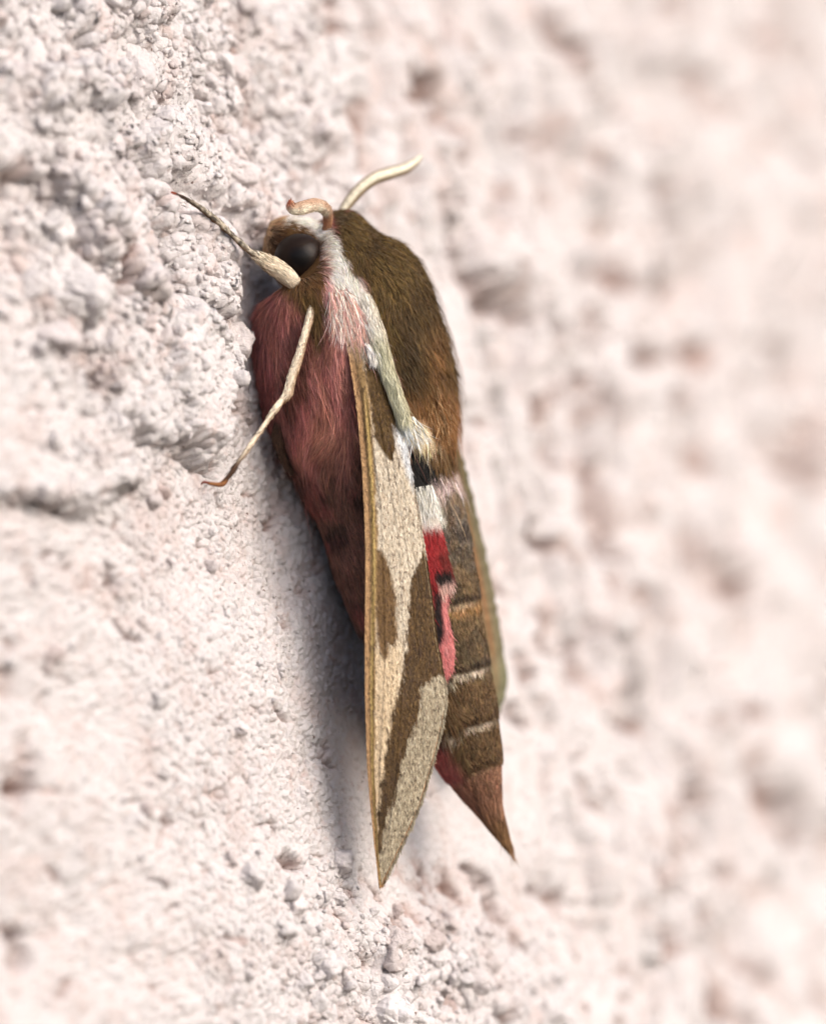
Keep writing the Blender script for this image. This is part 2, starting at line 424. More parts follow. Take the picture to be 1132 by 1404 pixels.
# crumbs and nodules of render caked onto the wall, painted over with it
def ico(sub):
    b_ = bmesh.new(); bmesh.ops.create_icosphere(b_, subdivisions=sub, radius=1.0)
    v = np.array([q_.co[:] for q_ in b_.verts]); f = np.array([[w.index for w in q_.verts] for q_ in b_.faces]); b_.free()
    return v, f
def crumbs(n, sub, rmin, rmax, weight, seed, sink, cut=True):
    r = np.random.default_rng(seed)
    v0, f0 = ico(sub)
    wgt = weight[:-1, :-1] * np.gradient(wS[:, 0])[:-1, None] * np.gradient(wT[0])[None, :-1]
    pr = wgt.ravel() / wgt.sum()
    idx = r.choice(pr.size, n, p=pr)
    i, j = idx // wgt.shape[1], idx % wgt.shape[1]
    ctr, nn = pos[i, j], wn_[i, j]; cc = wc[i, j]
    rad = rmin * (rmax / rmin) ** (r.random(n) ** 1.8)
    q_ = r.normal(0, 1, (n, 3, 3)); Q, _ = np.linalg.qr(q_)
    sc = r.uniform(.6, 1.15, (n, 1, 3))
    v = (v0[None] * sc) @ Q
    off = r.uniform(-50, 50, (n, 1, 3))
    k = 1 + .42 * fbm3(v0[None] * 1.3 + off, 3 if sub > 2 else 2, seed, .6) - .12
    if sub > 2: k = k - .10 * np.abs(fbm3(v0[None] * 4 + off, 2, seed + 9))
    if cut:
        pn = r.normal(0, 1, (n, 11, 3)); pn /= np.linalg.norm(pn, axis=-1, keepdims=True)
        pdist = r.uniform(.5, .85, (n, 11))
        rad_v = np.full((n, len(v0)), 9.0); vu = v0[None] @ Q
        for q2 in range(11):
            dt = np.sum(vu * pn[:, q2][:, None], -1)
            rad_v = np.minimum(rad_v, np.where(dt > .05, pdist[:, q2][:, None] / np.maximum(dt, .05), 9))
        k = np.minimum(rad_v, 1.05) * (1 + .5 * (k - 1)) + .05 * fbm3(v0[None] * 6 + off, 2, seed + 4)
    v = v * k[..., None] * rad[:, None, None] + (ctr + nn * (rad * sink)[:, None])[:, None]
    c = np.repeat(cc[:, None] * (1 + r.normal(0, .05, (n, 1, 1))), len(v0), 1)
    F = (f0[None] + (np.arange(n) * len(v0))[:, None, None])
    return v.reshape(-1, 3), F.reshape(-1, 3), c.reshape(-1, 3)
import bmesh
sharp = smooth(26, 12, np.abs(wT - 0)) * smooth(40, 34, np.abs(wS))
clus = smooth(-.1, .5, fbm(wS * .3, wT * .35, 3, 400))
PXx, PXy = to_px(pos)
dleg = np.minimum(seg_d(PXx, PXy, 355, 352, 228, 262)[0], seg_d(PXx, PXy, 330, 635, 278, 662)[0])
sharp = sharp * smooth(10, 30, dleg)
dhead = np.hypot(PXx - 372, PXy - 385)
sharp = sharp * smooth(40, 62, dhead)
w1 = sharp * wcrag ** 1.3 * smooth(20, 55, dleg) * smooth(55, 95, dhead) * (1 - wnear) * clus
sets = [crumbs(16, 5, 1.6, 2.6, smooth(13, 6, np.abs(wT + 3)) * w1 + 1e-9, 405, -.25), crumbs(170, 4, .7, 1.4, w1 + 1e-9, 401, .0), crumbs(500, 3, .3, .8, w1 + 1e-9, 402, .15), crumbs(1500, 3, .22, .6, w1 + 1e-9, 412, .2, False),
        crumbs(3600, 2, .12, .32, sharp * (wcrag ** 1.3) * (1 - .8 * wnear) + 1e-9, 403, .3)]
off = 0; V_ = []; F_ = []; C_ = []
for v, f, c in sets:
    V_.append(v); F_.append(f + off); C_.append(c); off += len(v)
crumb = mk("render_crumbs", np.vstack(V_), np.vstack(F_), m, wall, np.vstack(C_))
crumb["kind"] = "stuff"
del pos, wc, V_, F_, C_, sets

# ------------------------------------------------------------------ the moth
moth = bpy.data.objects.new("moth", None)
COL.objects.link(moth)
moth.location = P(470, 660, 8.0) * S
moth.empty_display_size = 0.004
moth["label"] = "olive brown hawk moth with pink furry flank clinging head up to the rough wall"
moth["category"] = "moth"

BD = 5.5     # depth of the body's middle plane
# stations: belly point, back point, half width across, depth of the middle
ST = [  # lx, ly, rx, ry, r, depth
    (362, 326, 370, 304, 0.7, BD - .6), (364, 346, 388, 299, 1.5, BD - .5), (374, 370, 414, 299, 2.0, BD - .4), (388, 388, 438, 303, 2.2, BD - .3),
    (398, 398, 455, 292, 2.4, BD - .2), (392, 402, 485, 292, 3.4, BD), (370, 410, 520, 319, 4.3, BD), (355, 432, 556, 338, 4.9, BD),
    (349, 462, 584, 376, 5.25, BD), (347, 496, 603, 430, 5.4, BD), (352, 534, 618, 488, 5.4, BD), (362, 572, 627, 530, 5.2, BD),
    (378, 606, 625, 580, 5.0, BD), (398, 645, 622, 622, 4.8, BD - .1), (420, 688, 629, 662, 4.6, BD - .2), (440, 730, 638, 706, 4.4, BD - .2),
    (455, 775, 647, 750, 4.2, BD - .3), (472, 822, 655, 800, 4.0, BD - .3), (494, 870, 662, 850, 3.7, BD - .4), (518, 918, 669, 900, 3.3, BD - .4),
    (545, 965, 678, 950, 2.9, BD - .5), (572, 1010, 684, 1000, 2.5, BD - .5), (594, 1045, 687, 1036, 2.1, BD - .5), (620, 1080, 687.5, 1068, 1.65, BD - .5),
    (645, 1108, 688, 1098, 1.2, BD - .5), (668, 1134, 693, 1128, .75, BD - .5), (690, 1160, 700, 1156, .35, BD - .5), (700, 1171, 702, 1170, .06, BD - .5)]
NR, NC = 560, 200
st = catmull(ST, NR)
th = np.linspace(0, 2 * math.pi, NC, endpoint=False)
def ring(stt, theta, grow=0.0):
    cx = (stt[:, 0] + stt[:, 2]) / 2; cy = (stt[:, 1] + stt[:, 3]) / 2
    hx = (stt[:, 2] - stt[:, 0]) / 2; hy = (stt[:, 3] - stt[:, 1]) / 2
    c, s_ = np.cos(theta), np.sin(theta)
    sx = np.sign(c) * np.abs(c) ** .92; sy = np.sign(s_) * np.abs(s_) ** .92
    px = cx[:, None] + hx[:, None] * sx; py = cy[:, None] + hy[:, None] * sx
    d = stt[:, 5][:, None] - stt[:, 4][:, None] * sy
    return px, py, d
bpx, bpy_, bd = ring(st, th)
# segment steps of the abdomen: each ring overlaps the next
ax_q = lambda x, y: (x - 690) * 0.25 + y
q = ax_q(bpx, bpy_)
SEG = [735, 808, 904, 980, 1043]
G = P(bpx, bpy_, bd)
nrmB = grid_normals(G, True)
ctr = G.mean(axis=1, keepdims=True)
sgn = np.sign(np.sum(nrmB * (G - ctr), -1, keepdims=True)); sgn[sgn == 0] = 1
nrmB *= sgn
step = np.zeros_like(q)
for i, sq in enumerate(SEG):
    curve = 6 * np.cos((bpx - 620) / 60.)
    dq = q - sq - 0
    step += 0.09 * smooth(-70, -2, dq) * (dq < 0) - 0.05 * np.exp(-(dq / 3.5) ** 2)
G = G + nrmB * step[..., None]
lump = 0.12 * fbm(bpx * .03, bpy_ * .02, 3, 5) * smooth(330, 420, bpy_) * smooth(760, 640, bpy_)
G = G + nrmB * lump[..., None]

BR = srgb(80, 59, 24); BRD = srgb(66, 46, 18); OL = srgb(95, 73, 33)
PINK = srgb(188, 118, 112); PINKL = srgb(228, 178, 172); WHITE = srgb(252, 246, 232); TAN = srgb(196, 146, 116)
CREAM = srgb(226, 212, 180); BLACK = srgb(20, 17, 14); GOLD = srgb(148, 102, 60)

DORSAL = [(448, 286), (640, 270), (700, 520), (640, 640), (604, 650), (572, 600), (560, 575), (549, 540), (540, 512), (529, 480), (516, 443), (504, 408), (496, 380), (484, 371), (468, 345), (460, 322)]

def body_col(x, y, n=None):
    """pattern of the fur and scales by place"""
    sh = np.shape(x)
    if n is None: n = np.zeros(sh)
    xj = x + 5 * n; yj = y + 6 * n
    c = np.zeros(sh + (3,)) + PINK
    def mixc(w, col):
        nonlocal c
        w = np.clip(w, 0, 1)[..., None]; c = c * (1 - w) + w * np.asarray(col)
    # flank streaks
    st1 = fbm(x * .06, y * .015, 3, 101)
    mixc(.75 * smooth(0, .5, st1), srgb(190, 128, 108))
    mixc(.7 * smooth(0, .5, fbm(x * .05 + 9, y * .016, 3, 102)), srgb(120, 76, 58))
    mixc(.6 * smooth(.1, .6, fbm(x * .10 + 3, y * .02, 3, 108)), srgb(64, 40, 32))
    mixc(.5 * smooth(.15, .6, fbm(x * .09 + 50, y * .018, 3, 109)), srgb(214, 150, 140))
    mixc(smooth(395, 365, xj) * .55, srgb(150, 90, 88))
    mixc(np.exp(-((x - 465) / 26) ** 2 - ((y - 590) / 34) ** 2) * .75, srgb(190, 136, 110))
    # darker belly of the abdomen
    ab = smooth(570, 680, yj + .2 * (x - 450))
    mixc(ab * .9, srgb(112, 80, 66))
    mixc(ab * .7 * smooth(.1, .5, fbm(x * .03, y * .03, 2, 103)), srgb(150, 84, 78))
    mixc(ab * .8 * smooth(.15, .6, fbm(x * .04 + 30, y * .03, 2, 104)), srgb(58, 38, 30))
    # rosy light fur behind the head
    mixc(smooth(10, -6, poly_sd([(436, 352), (458, 350), (482, 375), (505, 420), (528, 480), (520, 500), (495, 470), (468, 452), (444, 430)], xj, yj)), PINKL)
    mixc(smooth(6, -6, poly_sd([(438, 312), (458, 322), (472, 345), (492, 378), (508, 410), (526, 460), (514, 470), (492, 430), (476, 400), (450, 385), (444, 350)], xj, yj)), WHITE)
    # olive brown strip between leg bases and flank
    mixc(smooth(6, -5, poly_sd([(405, 392), (440, 392), (442, 440), (432, 470), (424, 440), (405, 410)], xj, yj)), srgb(98, 74, 36))
    mixc(smooth(7, -5, poly_sd([(392, 430), (420, 425), (412, 480), (392, 560), (382, 540)], xj, yj)) * .7, srgb(92, 52, 40))  # leg's shadow on the flank, painted into the fur colour
    # head
    mixc(smooth(6, -6, poly_sd([(350, 290), (430, 285), (442, 312), (440, 392), (400, 400), (360, 372)], xj, yj)), srgb(120, 86, 48))
    mixc(smooth(7, -4, poly_sd([(352, 300), (380, 292), (384, 306), (370, 325), (366, 360), (372, 392), (352, 370)], xj, yj)), srgb(196, 160, 122))
    mixc(smooth(6, -4, poly_sd([(372, 318), (386, 306), (392, 318), (382, 345), (372, 340)], xj, yj)), srgb(84, 54, 28))
    mixc(smooth(3, -3, poly_sd([(384, 293), (420, 294), (438, 306), (446, 322), (440, 335), (425, 318), (402, 308), (384, 310)], xj, yj)), WHITE)
    # abdomen's side: black and white patches, then grey brown scales
    dors = smooth(-8, 10, x - np.interp(y, [600, 640, 700, 760, 820, 900, 960, 1020, 1060, 1170], [560, 560, 575, 580, 585, 590, 596, 606, 626, 690]))
    dors = dors * smooth(600, 625, yj)
    gb = srgb(96, 80, 56)
    gb2 = srgb(122, 112, 102)
    mixc(dors, gb)
    mixc(dors * smooth(820, 700, y) * .75, gb2)
    mixc(dors * smooth(.0, .5, fbm(x * .09, y * .05, 3, 105)) * .5, srgb(140, 112, 76))
    mixc(dors * smooth(.0, .5, fbm(x * .08 + 30, y * .09, 3, 106)) * .4, srgb(80, 58, 36))
    mixc(smooth(5, -5, poly_sd([(556, 612), (575, 606), (606, 624), (612, 640), (600, 655), (588, 672), (560, 672)], x + 3 * n, y + 3 * n)), BLACK)
    mixc(smooth(7, -5, poly_sd([(560, 678), (584, 670), (594, 666), (600, 688), (606, 712), (598, 732), (566, 728)], x + 3 * n, y + 3 * n)), srgb(238, 236, 222))
    mixc(smooth(4, -4, poly_sd([(592, 662), (610, 652), (640, 640), (640, 668), (612, 672), (600, 690)], x + 3 * n, y + 5 * n)), srgb(206, 184, 176))
    mixc(smooth(4, -3, poly_sd([(596, 712), (612, 732), (640, 715), (640, 740), (608, 742)], x + 3 * n, y + 3 * n)) * .7, srgb(50, 38, 30))
    # rings
    qq = ax_q(x, y) + 2 * n - 5 * np.cos((x - 640) / 28.) + 4
    for sq, wh in ((808, .35), (904, 1), (980, 1), (1043, .15)):
        mixc(dors * np.exp(-((qq - sq + 3) / 4.0) ** 2) * .9, srgb(42, 30, 22))
        mixc(dors * np.exp(-((qq - sq - 8) / 3.6) ** 2) * wh * smooth(-8, 12, 668 + (sq - 904) * .15 - x), srgb(228, 214, 190))
    mixc(dors * np.exp(-((qq - 822) / 8.0) ** 2) * .7, srgb(176, 132, 80))
    mixc(dors * smooth(890, 930, qq) * smooth(1080, 1040, qq) * .45, srgb(104, 74, 40))
    # pink and ginger tip
    mixc(smooth(990, 1010, qq) * smooth(636, 604, x - (y - 1040) * .45) * .9, srgb(190, 106, 100))
    mixc(smooth(1042, 1056, qq) * .85, srgb(152, 108, 84))
    mixc(smooth(1090, 1135, y) * .8, srgb(132, 100, 62))
    mixc(smooth(1045, 1060, qq) * .5 * smooth(0, .6, fbm(x * .12, y * .03, 3, 110)), srgb(92, 66, 42))
    # brown back
    sd = poly_sd(DORSAL, xj, yj)
    w = smooth(4, -4, sd)
    dc = BR + (OL - BR) * smooth(-.4, .6, fbm(x * .05, y * .02, 3, 107))[..., None]
    wv = w[..., None]; c = c * (1 - wv) + wv * dc
    mixc(w * np.exp(-((x - 556) / 22) ** 2 - ((y - 500) / 70) ** 2) * .65, srgb(58, 42, 18))
    mixc(w * np.exp(-((x - 596) / 16) ** 2 - ((y - 490) / 40) ** 2) * .6, srgb(134, 92, 50))
    mixc(w * smooth(500, 575, yj + .3 * (x - 600)) * smooth(660, 590, yj) * .8, GOLD)
    mixc(w * smooth(590, 620, yj) * .7, srgb(92, 66, 32))
    mixc(smooth(8, -4, poly_sd([(556, 585), (566, 566), (590, 588), (598, 606), (582, 616), (564, 604)], xj, yj)), srgb(222, 200, 160))
    return c

fur_mat = coat_mat("moth_fur", rough=0.65, sheen=0.15, var=0.15, scale=3000, bump=0, spec=0.25)
skin_mat = coat_mat("moth_cuticle", rough=0.8, sheen=0.0, var=0.35, scale=7000, bump=0.5, spec=0.2)
nB = fbm(bpx * .15, bpy_ * .08, 3, 111)
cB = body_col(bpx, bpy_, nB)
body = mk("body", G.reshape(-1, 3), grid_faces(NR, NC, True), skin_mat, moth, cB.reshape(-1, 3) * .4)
# close both ends
import bmesh
bm = bmesh.new(); bm.from_mesh(body.data)
bm.verts.ensure_lookup_table()
bmesh.ops.contextual_create(bm, geom=[bm.verts[i] for i in range(NC)])
bmesh.ops.contextual_create(bm, geom=[bm.verts[(NR - 1) * NC + i] for i in range(NC)])
bmesh.ops.recalc_face_normals(bm, faces=bm.faces)
bm.to_mesh(body.data); bm.free()

# ---- strands
def strands(name, root, nrm, direc, length, width, col, mat, parent, lift=.25, bend=.5, nseg=3, tipcol=1.15, seed=1):
    """tapering ribbons from root, first lifted by the normal, then lying down along direc"""
    n = len(root)
    r = np.random.default_rng(seed)
    d = direc - nrm * np.sum(direc * nrm, -1, keepdims=True)
    d /= np.linalg.norm(d, axis=-1, keepdims=True) + 1e-9
    side = np.cross(d, nrm)
    roll = r.normal(0, .7, (n, 1))
    wdir = side * np.cos(roll) + nrm * np.sin(roll)
    cd = r.normal(0, .12, (n, 1))
    V = []; C = []
    for k in range(nseg + 1):
        f = k / nseg
        p = root + (d * f + nrm * (lift * (f - bend * f * f)) + side * cd * f * f) * length[:, None]
        w = width[:, None] * (1 - f) ** .7 * .5 if k < nseg else 0
        cc = col * (0.8 + (tipcol - .8) * f)
        if k < nseg:
            V += [p - wdir * w, p + wdir * w]; C += [cc, cc]
        else:
            V += [p]; C += [cc]
    m_ = len(V)
    V = np.stack(V, 1).reshape(-1, 3); C = np.stack(C, 1).reshape(-1, 3)
    F = []
    for k in range(nseg - 1):
        F += [(2 * k, 2 * k + 1, 2 * k + 3), (2 * k, 2 * k + 3, 2 * k + 2)]
    F.append((2 * nseg - 2, 2 * nseg - 1, 2 * nseg))
    F = (np.arange(n)[:, None, None] * m_ + np.array(F)[None]).reshape(-1, 3)
    o = mk(name, V, F, mat, parent, C, smooth_shade=False)
    o["kind"] = "stuff"
    return o

def sample_grid(G, Nn, A, n, wrap, r, weight=None):
    """n random points of a grid surface: position, normal, attributes"""
    nr_, nc_ = G.shape[:2]
    Gj = np.roll(G, -1, 1) if wrap else G[:, 1:]
    Gi = G if wrap else G[:, :-1]
    area = np.linalg.norm(np.cross(G[1:, :Gi.shape[1]] - Gi[:-1], Gj[:-1] - Gi[:-1]), axis=-1)
    if weight is not None: area = area * weight[:-1, :area.shape[1]]
    pr = area.ravel() / area.sum()
    idx = r.choice(len(pr), n, p=pr)
    i, j = idx // area.shape[1], idx % area.shape[1]
    j2 = (j + 1) % nc_
    u, v = r.random((n, 1)), r.random((n, 1))
    def bil(Q):
        Q = Q if Q.ndim == 3 else Q[..., None]
        return (Q[i, j] * (1 - u) + Q[i + 1, j] * u) * (1 - v) + (Q[i, j2] * (1 - u) + Q[i + 1, j2] * u) * v
    return bil(G), bil(Nn), [bil(a)[:, 0] for a in A]

def flow(x, y):
    """direction in which the fur lies, as a photograph direction"""
    dx = np.interp(y, [290, 400, 600, 900, 1170], [.55, .30, .22, .25, .35])
    dx = dx + smooth(470, 380, x) * .08 * smooth(300, 450, y)
    dx = dx + .35 * fbm(x * .022, y * .022, 3, 121) + .18 * fbm(x * .08, y * .05, 2, 122)
    # head fur streams back from the face
    hd = smooth(400, 360, y) * smooth(475, 440, x)
    vx = dx * (1 - hd) + hd * .9; vy = (1 - hd) + hd * .35
    # tufts at flank bottom sweep towards the wing
    sw = np.exp(-((x - 450) / 45) ** 2 - ((y - 600) / 45) ** 2)
    vx = vx - sw * .75
    return np.stack([vx, np.zeros_like(vx), -vy], -1)

def fur(name, n, sel, length, width, lift, seed, jitter=.35):
    r = np.random.default_rng(seed)
    p, nn, (x, y) = sample_grid(G, nrmB, [bpx, bpy_], n, True, r, sel)
    nn /= np.linalg.norm(nn, axis=-1, keepdims=True)
    dr = flow(x, y) + r.normal(0, .10, (n, 3))
    nz = fbm(x * .15, y * .08, 3, 111) + r.normal(0, .55, n)
    c = body_col(x, y, nz)
    c = c * np.exp(r.normal(0, jitter, (n, 1))) * (1 + r.normal(0, .05, (n, 3)))
    le = length(x, y) * np.exp(r.normal(0, .22, n)); wd = width * np.exp(r.normal(0, .25, n))
    return strands(name, p, nn, dr, le, wd, c, fur_mat, body, lift=lift, seed=seed)

nearw = np.where(np.sin(th) > -.25, 1.0, .22)[None, :] * np.ones((NR, 1))
eye_gap = smooth(27, 33, np.hypot(bpx - 409, bpy_ - 353)) 
w_thx = nearw * smooth(700, 600, bpy_) * eye_gap * smooth(300, 330, bpx + 0 * bpy_)
fur("fur", 95000, w_thx, lambda x, y: np.interp(y, [300, 360, 430, 560, 660], [.4, .65, .95, 1.2, 1.0]) * (1 - .5 * smooth(470, 520, x)), .040, .26, 11, .27)
fur("fur", 3500, w_thx, lambda x, y: np.interp(y, [300, 360, 430, 660], [.5, .8, 1.2, 1.6]), .032, .5, 13)
w_abd = nearw * smooth(590, 660, bpy_)
fur("short_fur", 60000, w_abd, lambda x, y: np.where(x - .18 * (y - 600) < 560, .75, .27) * (1 - .3 * smooth(1000, 1100, y)), .055, .12, 12, .25)

# ---- far side of the moth is furnished by the same rings; now head parts
def uv_sphere(c, rad, nu=48, nv=32, scl=(1, 1, 1)):
    u = np.linspace(0, math.pi, nv); v = np.linspace(0, 2 * math.pi, nu, endpoint=False)
    U, Vv = np.meshgrid(u, v, indexing='ij')
    p = np.stack([np.sin(U) * np.cos(Vv) * scl[0], np.cos(U) * scl[1], np.sin(U) * np.sin(Vv) * scl[2]], -1) * rad + c
    return p

em, nt, b = mat_new("compound_eye")
N = nt.nodes.new
lw = N("ShaderNodeLayerWeight"); lw.inputs[0].default_value = 0.5
cr = N("ShaderNodeValToRGB")
cr.color_ramp.elements[0].position = 0.03; cr.color_ramp.elements[0].color = (.004, .003, .003, 1)
cr.color_ramp.elements[1].position = 0.14; cr.color_ramp.elements[1].color = (.016, .009, .006, 1)
nt.links.new(lw.outputs["Facing"], cr.inputs[0]); nt.links.new(cr.outputs[0], b.inputs["Base Color"])
tc = N("ShaderNodeTexCoord"); vo = N("ShaderNodeTexVoronoi"); vo.inputs["Scale"].default_value = 14000
nt.links.new(tc.outputs["Object"], vo.inputs["Vector"])
bp = N("ShaderNodeBump"); bp.inputs["Strength"].default_value = .35; bp.inputs["Distance"].default_value = 0.00001
nt.links.new(vo.outputs[0], bp.inputs["Height"]); nt.links.new(bp.outputs[0], b.inputs["Normal"])
b.inputs["Roughness"].default_value = 0.5; b.inputs["Specular IOR Level"].default_value = 0.12
b.inputs["Coat Weight"].default_value = 0.10; b.inputs["Coat Roughness"].default_value = 0.04

for dd in (BD - 2.55, BD + 1.9):
    E = uv_sphere(P(411, 354, dd), 1.46, 64, 40, (1, .88, .97))
    mk("eye", E.reshape(-1, 3), grid_faces(40, 64, True), em, body)

# tubes
def tube(path, nseg=80, nring=20, wob=0.0, seed=3, flatten=1.0, ridge=0.0):
    """path rows: px, py, depth, radius(mm). returns grid, normals, running length, angle"""
    pt = catmull(path, nseg)
    c = P(pt[:, 0], pt[:, 1], pt[:, 2]); rad = np.maximum(pt[:, 3], .004)
    T = np.gradient(c, axis=0); T /= np.linalg.norm(T, axis=1, keepdims=True)
    ref = np.array([0, -1.0, 0]); A = ref - T * (T @ ref)[:, None]; A /= np.linalg.norm(A, axis=1, keepdims=True)
    B = np.cross(T, A)
    ph = np.linspace(0, 2 * math.pi, nring, endpoint=False)
    n_ = A[:, None] * np.cos(ph)[None, :, None] + B[:, None] * np.sin(ph)[None, :, None]
    off = A[:, None] * np.cos(ph)[None, :, None] * flatten + B[:, None] * np.sin(ph)[None, :, None]
    ln = np.concatenate([[0], np.cumsum(np.linalg.norm(np.diff(c, axis=0), axis=1))])
    rr = rad[:, None] * (1 + ridge * np.sin(ln[:, None] * 2 * math.pi / .16)) * (1 + wob * fbm(ln[:, None] * 1.3 + 0 * ph, np.cos(ph)[None] * 1.2 + 3 + 0 * ln[:, None], 3, seed))
    return c[:, None] + off * rr[..., None], n_, ln, ph, T, pt

def tube_obj(name, path, parent, colf, mat, wob=.08, seed=3, nseg=80, nring=20, flatten=1.0, scales=0, slen=.22, swid=.07, slift=.15, ridge=0.0):
    g, n_, ln, ph, T, pt = tube(path, nseg, nring, wob, seed, flatten, ridge)
    U = np.broadcast_to((ln / ln[-1])[:, None], g.shape[:2]); A = np.broadcast_to(ph[None], g.shape[:2])
    C = colf(U, A)
    nn_, nc_ = g.shape[:2]
    V = np.vstack([g.reshape(-1, 3), g[0].mean(0), g[-1].mean(0)])
    CC = np.vstack([C.reshape(-1, 3), C[0].mean(0), C[-1].mean(0)])
    q_ = grid_faces(nn_, nc_, True)
    i0 = nn_ * nc_
    j = np.arange(nc_)
    F = np.vstack([q_[:, [0, 1, 2]], q_[:, [0, 2, 3]], np.stack([(j + 1) % nc_, j, j * 0 + i0], 1),
                   np.stack([(nn_ - 1) * nc_ + j, (nn_ - 1) * nc_ + (j + 1) % nc_, j * 0 + i0 + 1], 1)])
    o = mk(name, V, F, mat, parent, CC)
    if scales:
        r = np.random.default_rng(seed + 50)
        Tg_ = np.broadcast_to(T[:, None], g.shape)
        p, nn2, (u_, a_, tx, ty, tz) = sample_grid(g, n_, [U, A, Tg_[..., 0], Tg_[..., 1], Tg_[..., 2]], scales, True, r)
        c = colf(u_, a_) * np.exp(r.normal(0, .25, (scales, 1)))
        strands("scales" if slen < .4 else "fur", p, nn2, np.stack([tx, ty, tz], 1) + r.normal(0, .12, (scales, 3)),
                slen * np.exp(r.normal(0, .25, scales)), swid * np.ones(scales), c, fur_mat, o if parent is moth else parent, lift=slift, nseg=2, seed=seed)
    return o

leg_mat = coat_mat("leg_scales", rough=0.7, var=0.3, scale=6000, stretch=(1, 1, 1), bump=.5)
LC = srgb(230, 216, 192); LB = srgb(140, 100, 62); LD = srgb(70, 44, 26)
def leg_col(dark_from=1.1, amount=.6):
    def f(u, a):
        w = np.clip(smooth(.0, -.9, np.sin(a)) * amount + .4 * smooth(.1, .7, fbm(u * 9, np.cos(a) * 1.5, 3, 131)), 0, 1)[..., None]
        c = LC * (1 - w) + LB * w
        k = smooth(dark_from, dark_from + .25, u)[..., None]
        return c * (1 - k) + LD * k
    return f

def spines(path, parent, n, length, seed):
    """short bristles along a tarsus"""
    r = np.random.default_rng(seed)
    pt = catmull(path, 60); c = P(pt[:, 0], pt[:, 1], pt[:, 2])
    T = np.gradient(c, axis=0); T /= np.linalg.norm(T, axis=1, keepdims=True)
    i = r.integers(3, 57, n)
    nrm = np.cross(T[i], r.normal(0, 1, (n, 3))); nrm /= np.linalg.norm(nrm, axis=1, keepdims=True)
    root = c[i] + nrm * pt[i, 3][:, None] * .9
    o = strands("bristles", root, nrm, T[i], length * np.exp(r.normal(0, .2, n)), np.full(n, .05), np.tile(srgb(62, 42, 28), (n, 1)), fur_mat, parent, lift=.75, nseg=2, seed=seed)
    return o

# foreleg reaching up to the wall
femur = tube_obj("leg", [(421, 404, 1.9, .16), (412, 396, 1.6, .28), (396, 381, 1.3, .46), (378, 367, 1.0, .48), (362, 357, .7, .36), (350, 350, .5, .2)],
                 moth, leg_col(1.2, .35), leg_mat, flatten=.7, scales=1500, slen=.34, seed=5)
femur["label"] = "foreleg reaching up past the eye"
tp = [(354, 352, .5, .17), (342, 344, .3, .17), (322, 326, 0, .16), (306, 311, -.35, .165), (290, 297, -.7, .16), (272, 283, -1.4, .125), (252, 271, -2.1, .10), (240, 266, -2.5, .08)]
tars = tube_obj("tarsus", tp, femur, lambda u, a: leg_col(.66, .95)(u, a) * (.55 - .35 * smooth(.1, .5, fbm(u * 30, np.cos(a) * 2, 2, 133)))[..., None] * 1.1, leg_mat, wob=.35, seed=6, scales=500, slen=.2, swid=.05)
spines(tp, femur, 60, .32, 7)
tube_obj("claw", [(241, 266, -2.5, .08), (233, 264, -2.7, .08), (229, 269, -2.65, .07), (231, 277, -2.5, .03)], femur, lambda u, a: np.broadcast_to(srgb(120, 50, 28), u.shape + (3,)), leg_mat, wob=0)
# middle leg hanging down over the flank
mid = tube_obj("leg", [(425, 406, 1.2, .15), (426, 428, .4, .20), (418, 460, -.1, .21), (410, 488, -.5, .23), (401, 515, -.9, .25), (395, 538, -1.2, .24), (390, 546, -1.3, .17)],
               moth, leg_col(1.2, .7), leg_mat, scales=1300, slen=.26, seed=15)
mid["label"] = "leg hanging down in front of the pink flank"
mp_ = [(396, 537, -1.2, .19), (387, 548, -1.4, .17), (372, 569, -1.8, .155), (355, 594, -2.3, .145), (338, 618, -2.7, .14), (325, 636, -3.0, .14), (316, 650, -3.2, .15), (309, 659, -3.3, .12)]
tube_obj("tarsus", mp_, mid, leg_col(.62, .6), leg_mat, wob=.35, seed=16, scales=600, slen=.2, swid=.05)
spines(mp_, mid, 70, .3, 17)
tube_obj("tarsus", [(311, 657, -3.3, .12), (304, 664, -3.4, .13), (294, 664, -3.5, .11), (284, 662, -3.6, .08)], mid, lambda u, a: np.broadcast_to(srgb(128, 84, 48), u.shape + (3,)), leg_mat, wob=.25)
tube_obj("claw", [(286, 662, -3.6, .07), (279, 661, -3.7, .07), (276, 665, -3.7, .03)], mid, lambda u, a: np.broadcast_to(srgb(110, 44, 26), u.shape + (3,)), leg_mat, wob=0)
# coxae and a dark leg-shaped tube added as the shadow gap under the belly
tube_obj("coxa", [(440, 395, 1.9, .3), (434, 408, 1.5, .38), (426, 420, 1.0, .26)], moth, lambda u, a: np.broadcast_to(srgb(92, 66, 34), u.shape + (3,)), leg_mat, wob=.2, scales=900, slen=.45, slift=.3, seed=21)
belly_gap = tube_obj("leg", [(400, 560, 3.2, .3), (385, 580, 2.8, .34), (382, 605, 2.8, .34), (390, 632, 3.0, .26), (402, 650, 3.2, .16)], moth,
                lambda u, a: np.broadcast_to(srgb(70, 48, 34), u.shape + (3,)), leg_mat, wob=.2, scales=700, slen=.3, seed=23)
belly_gap["label"] = "dark tube standing in for the shadow gap under the belly"

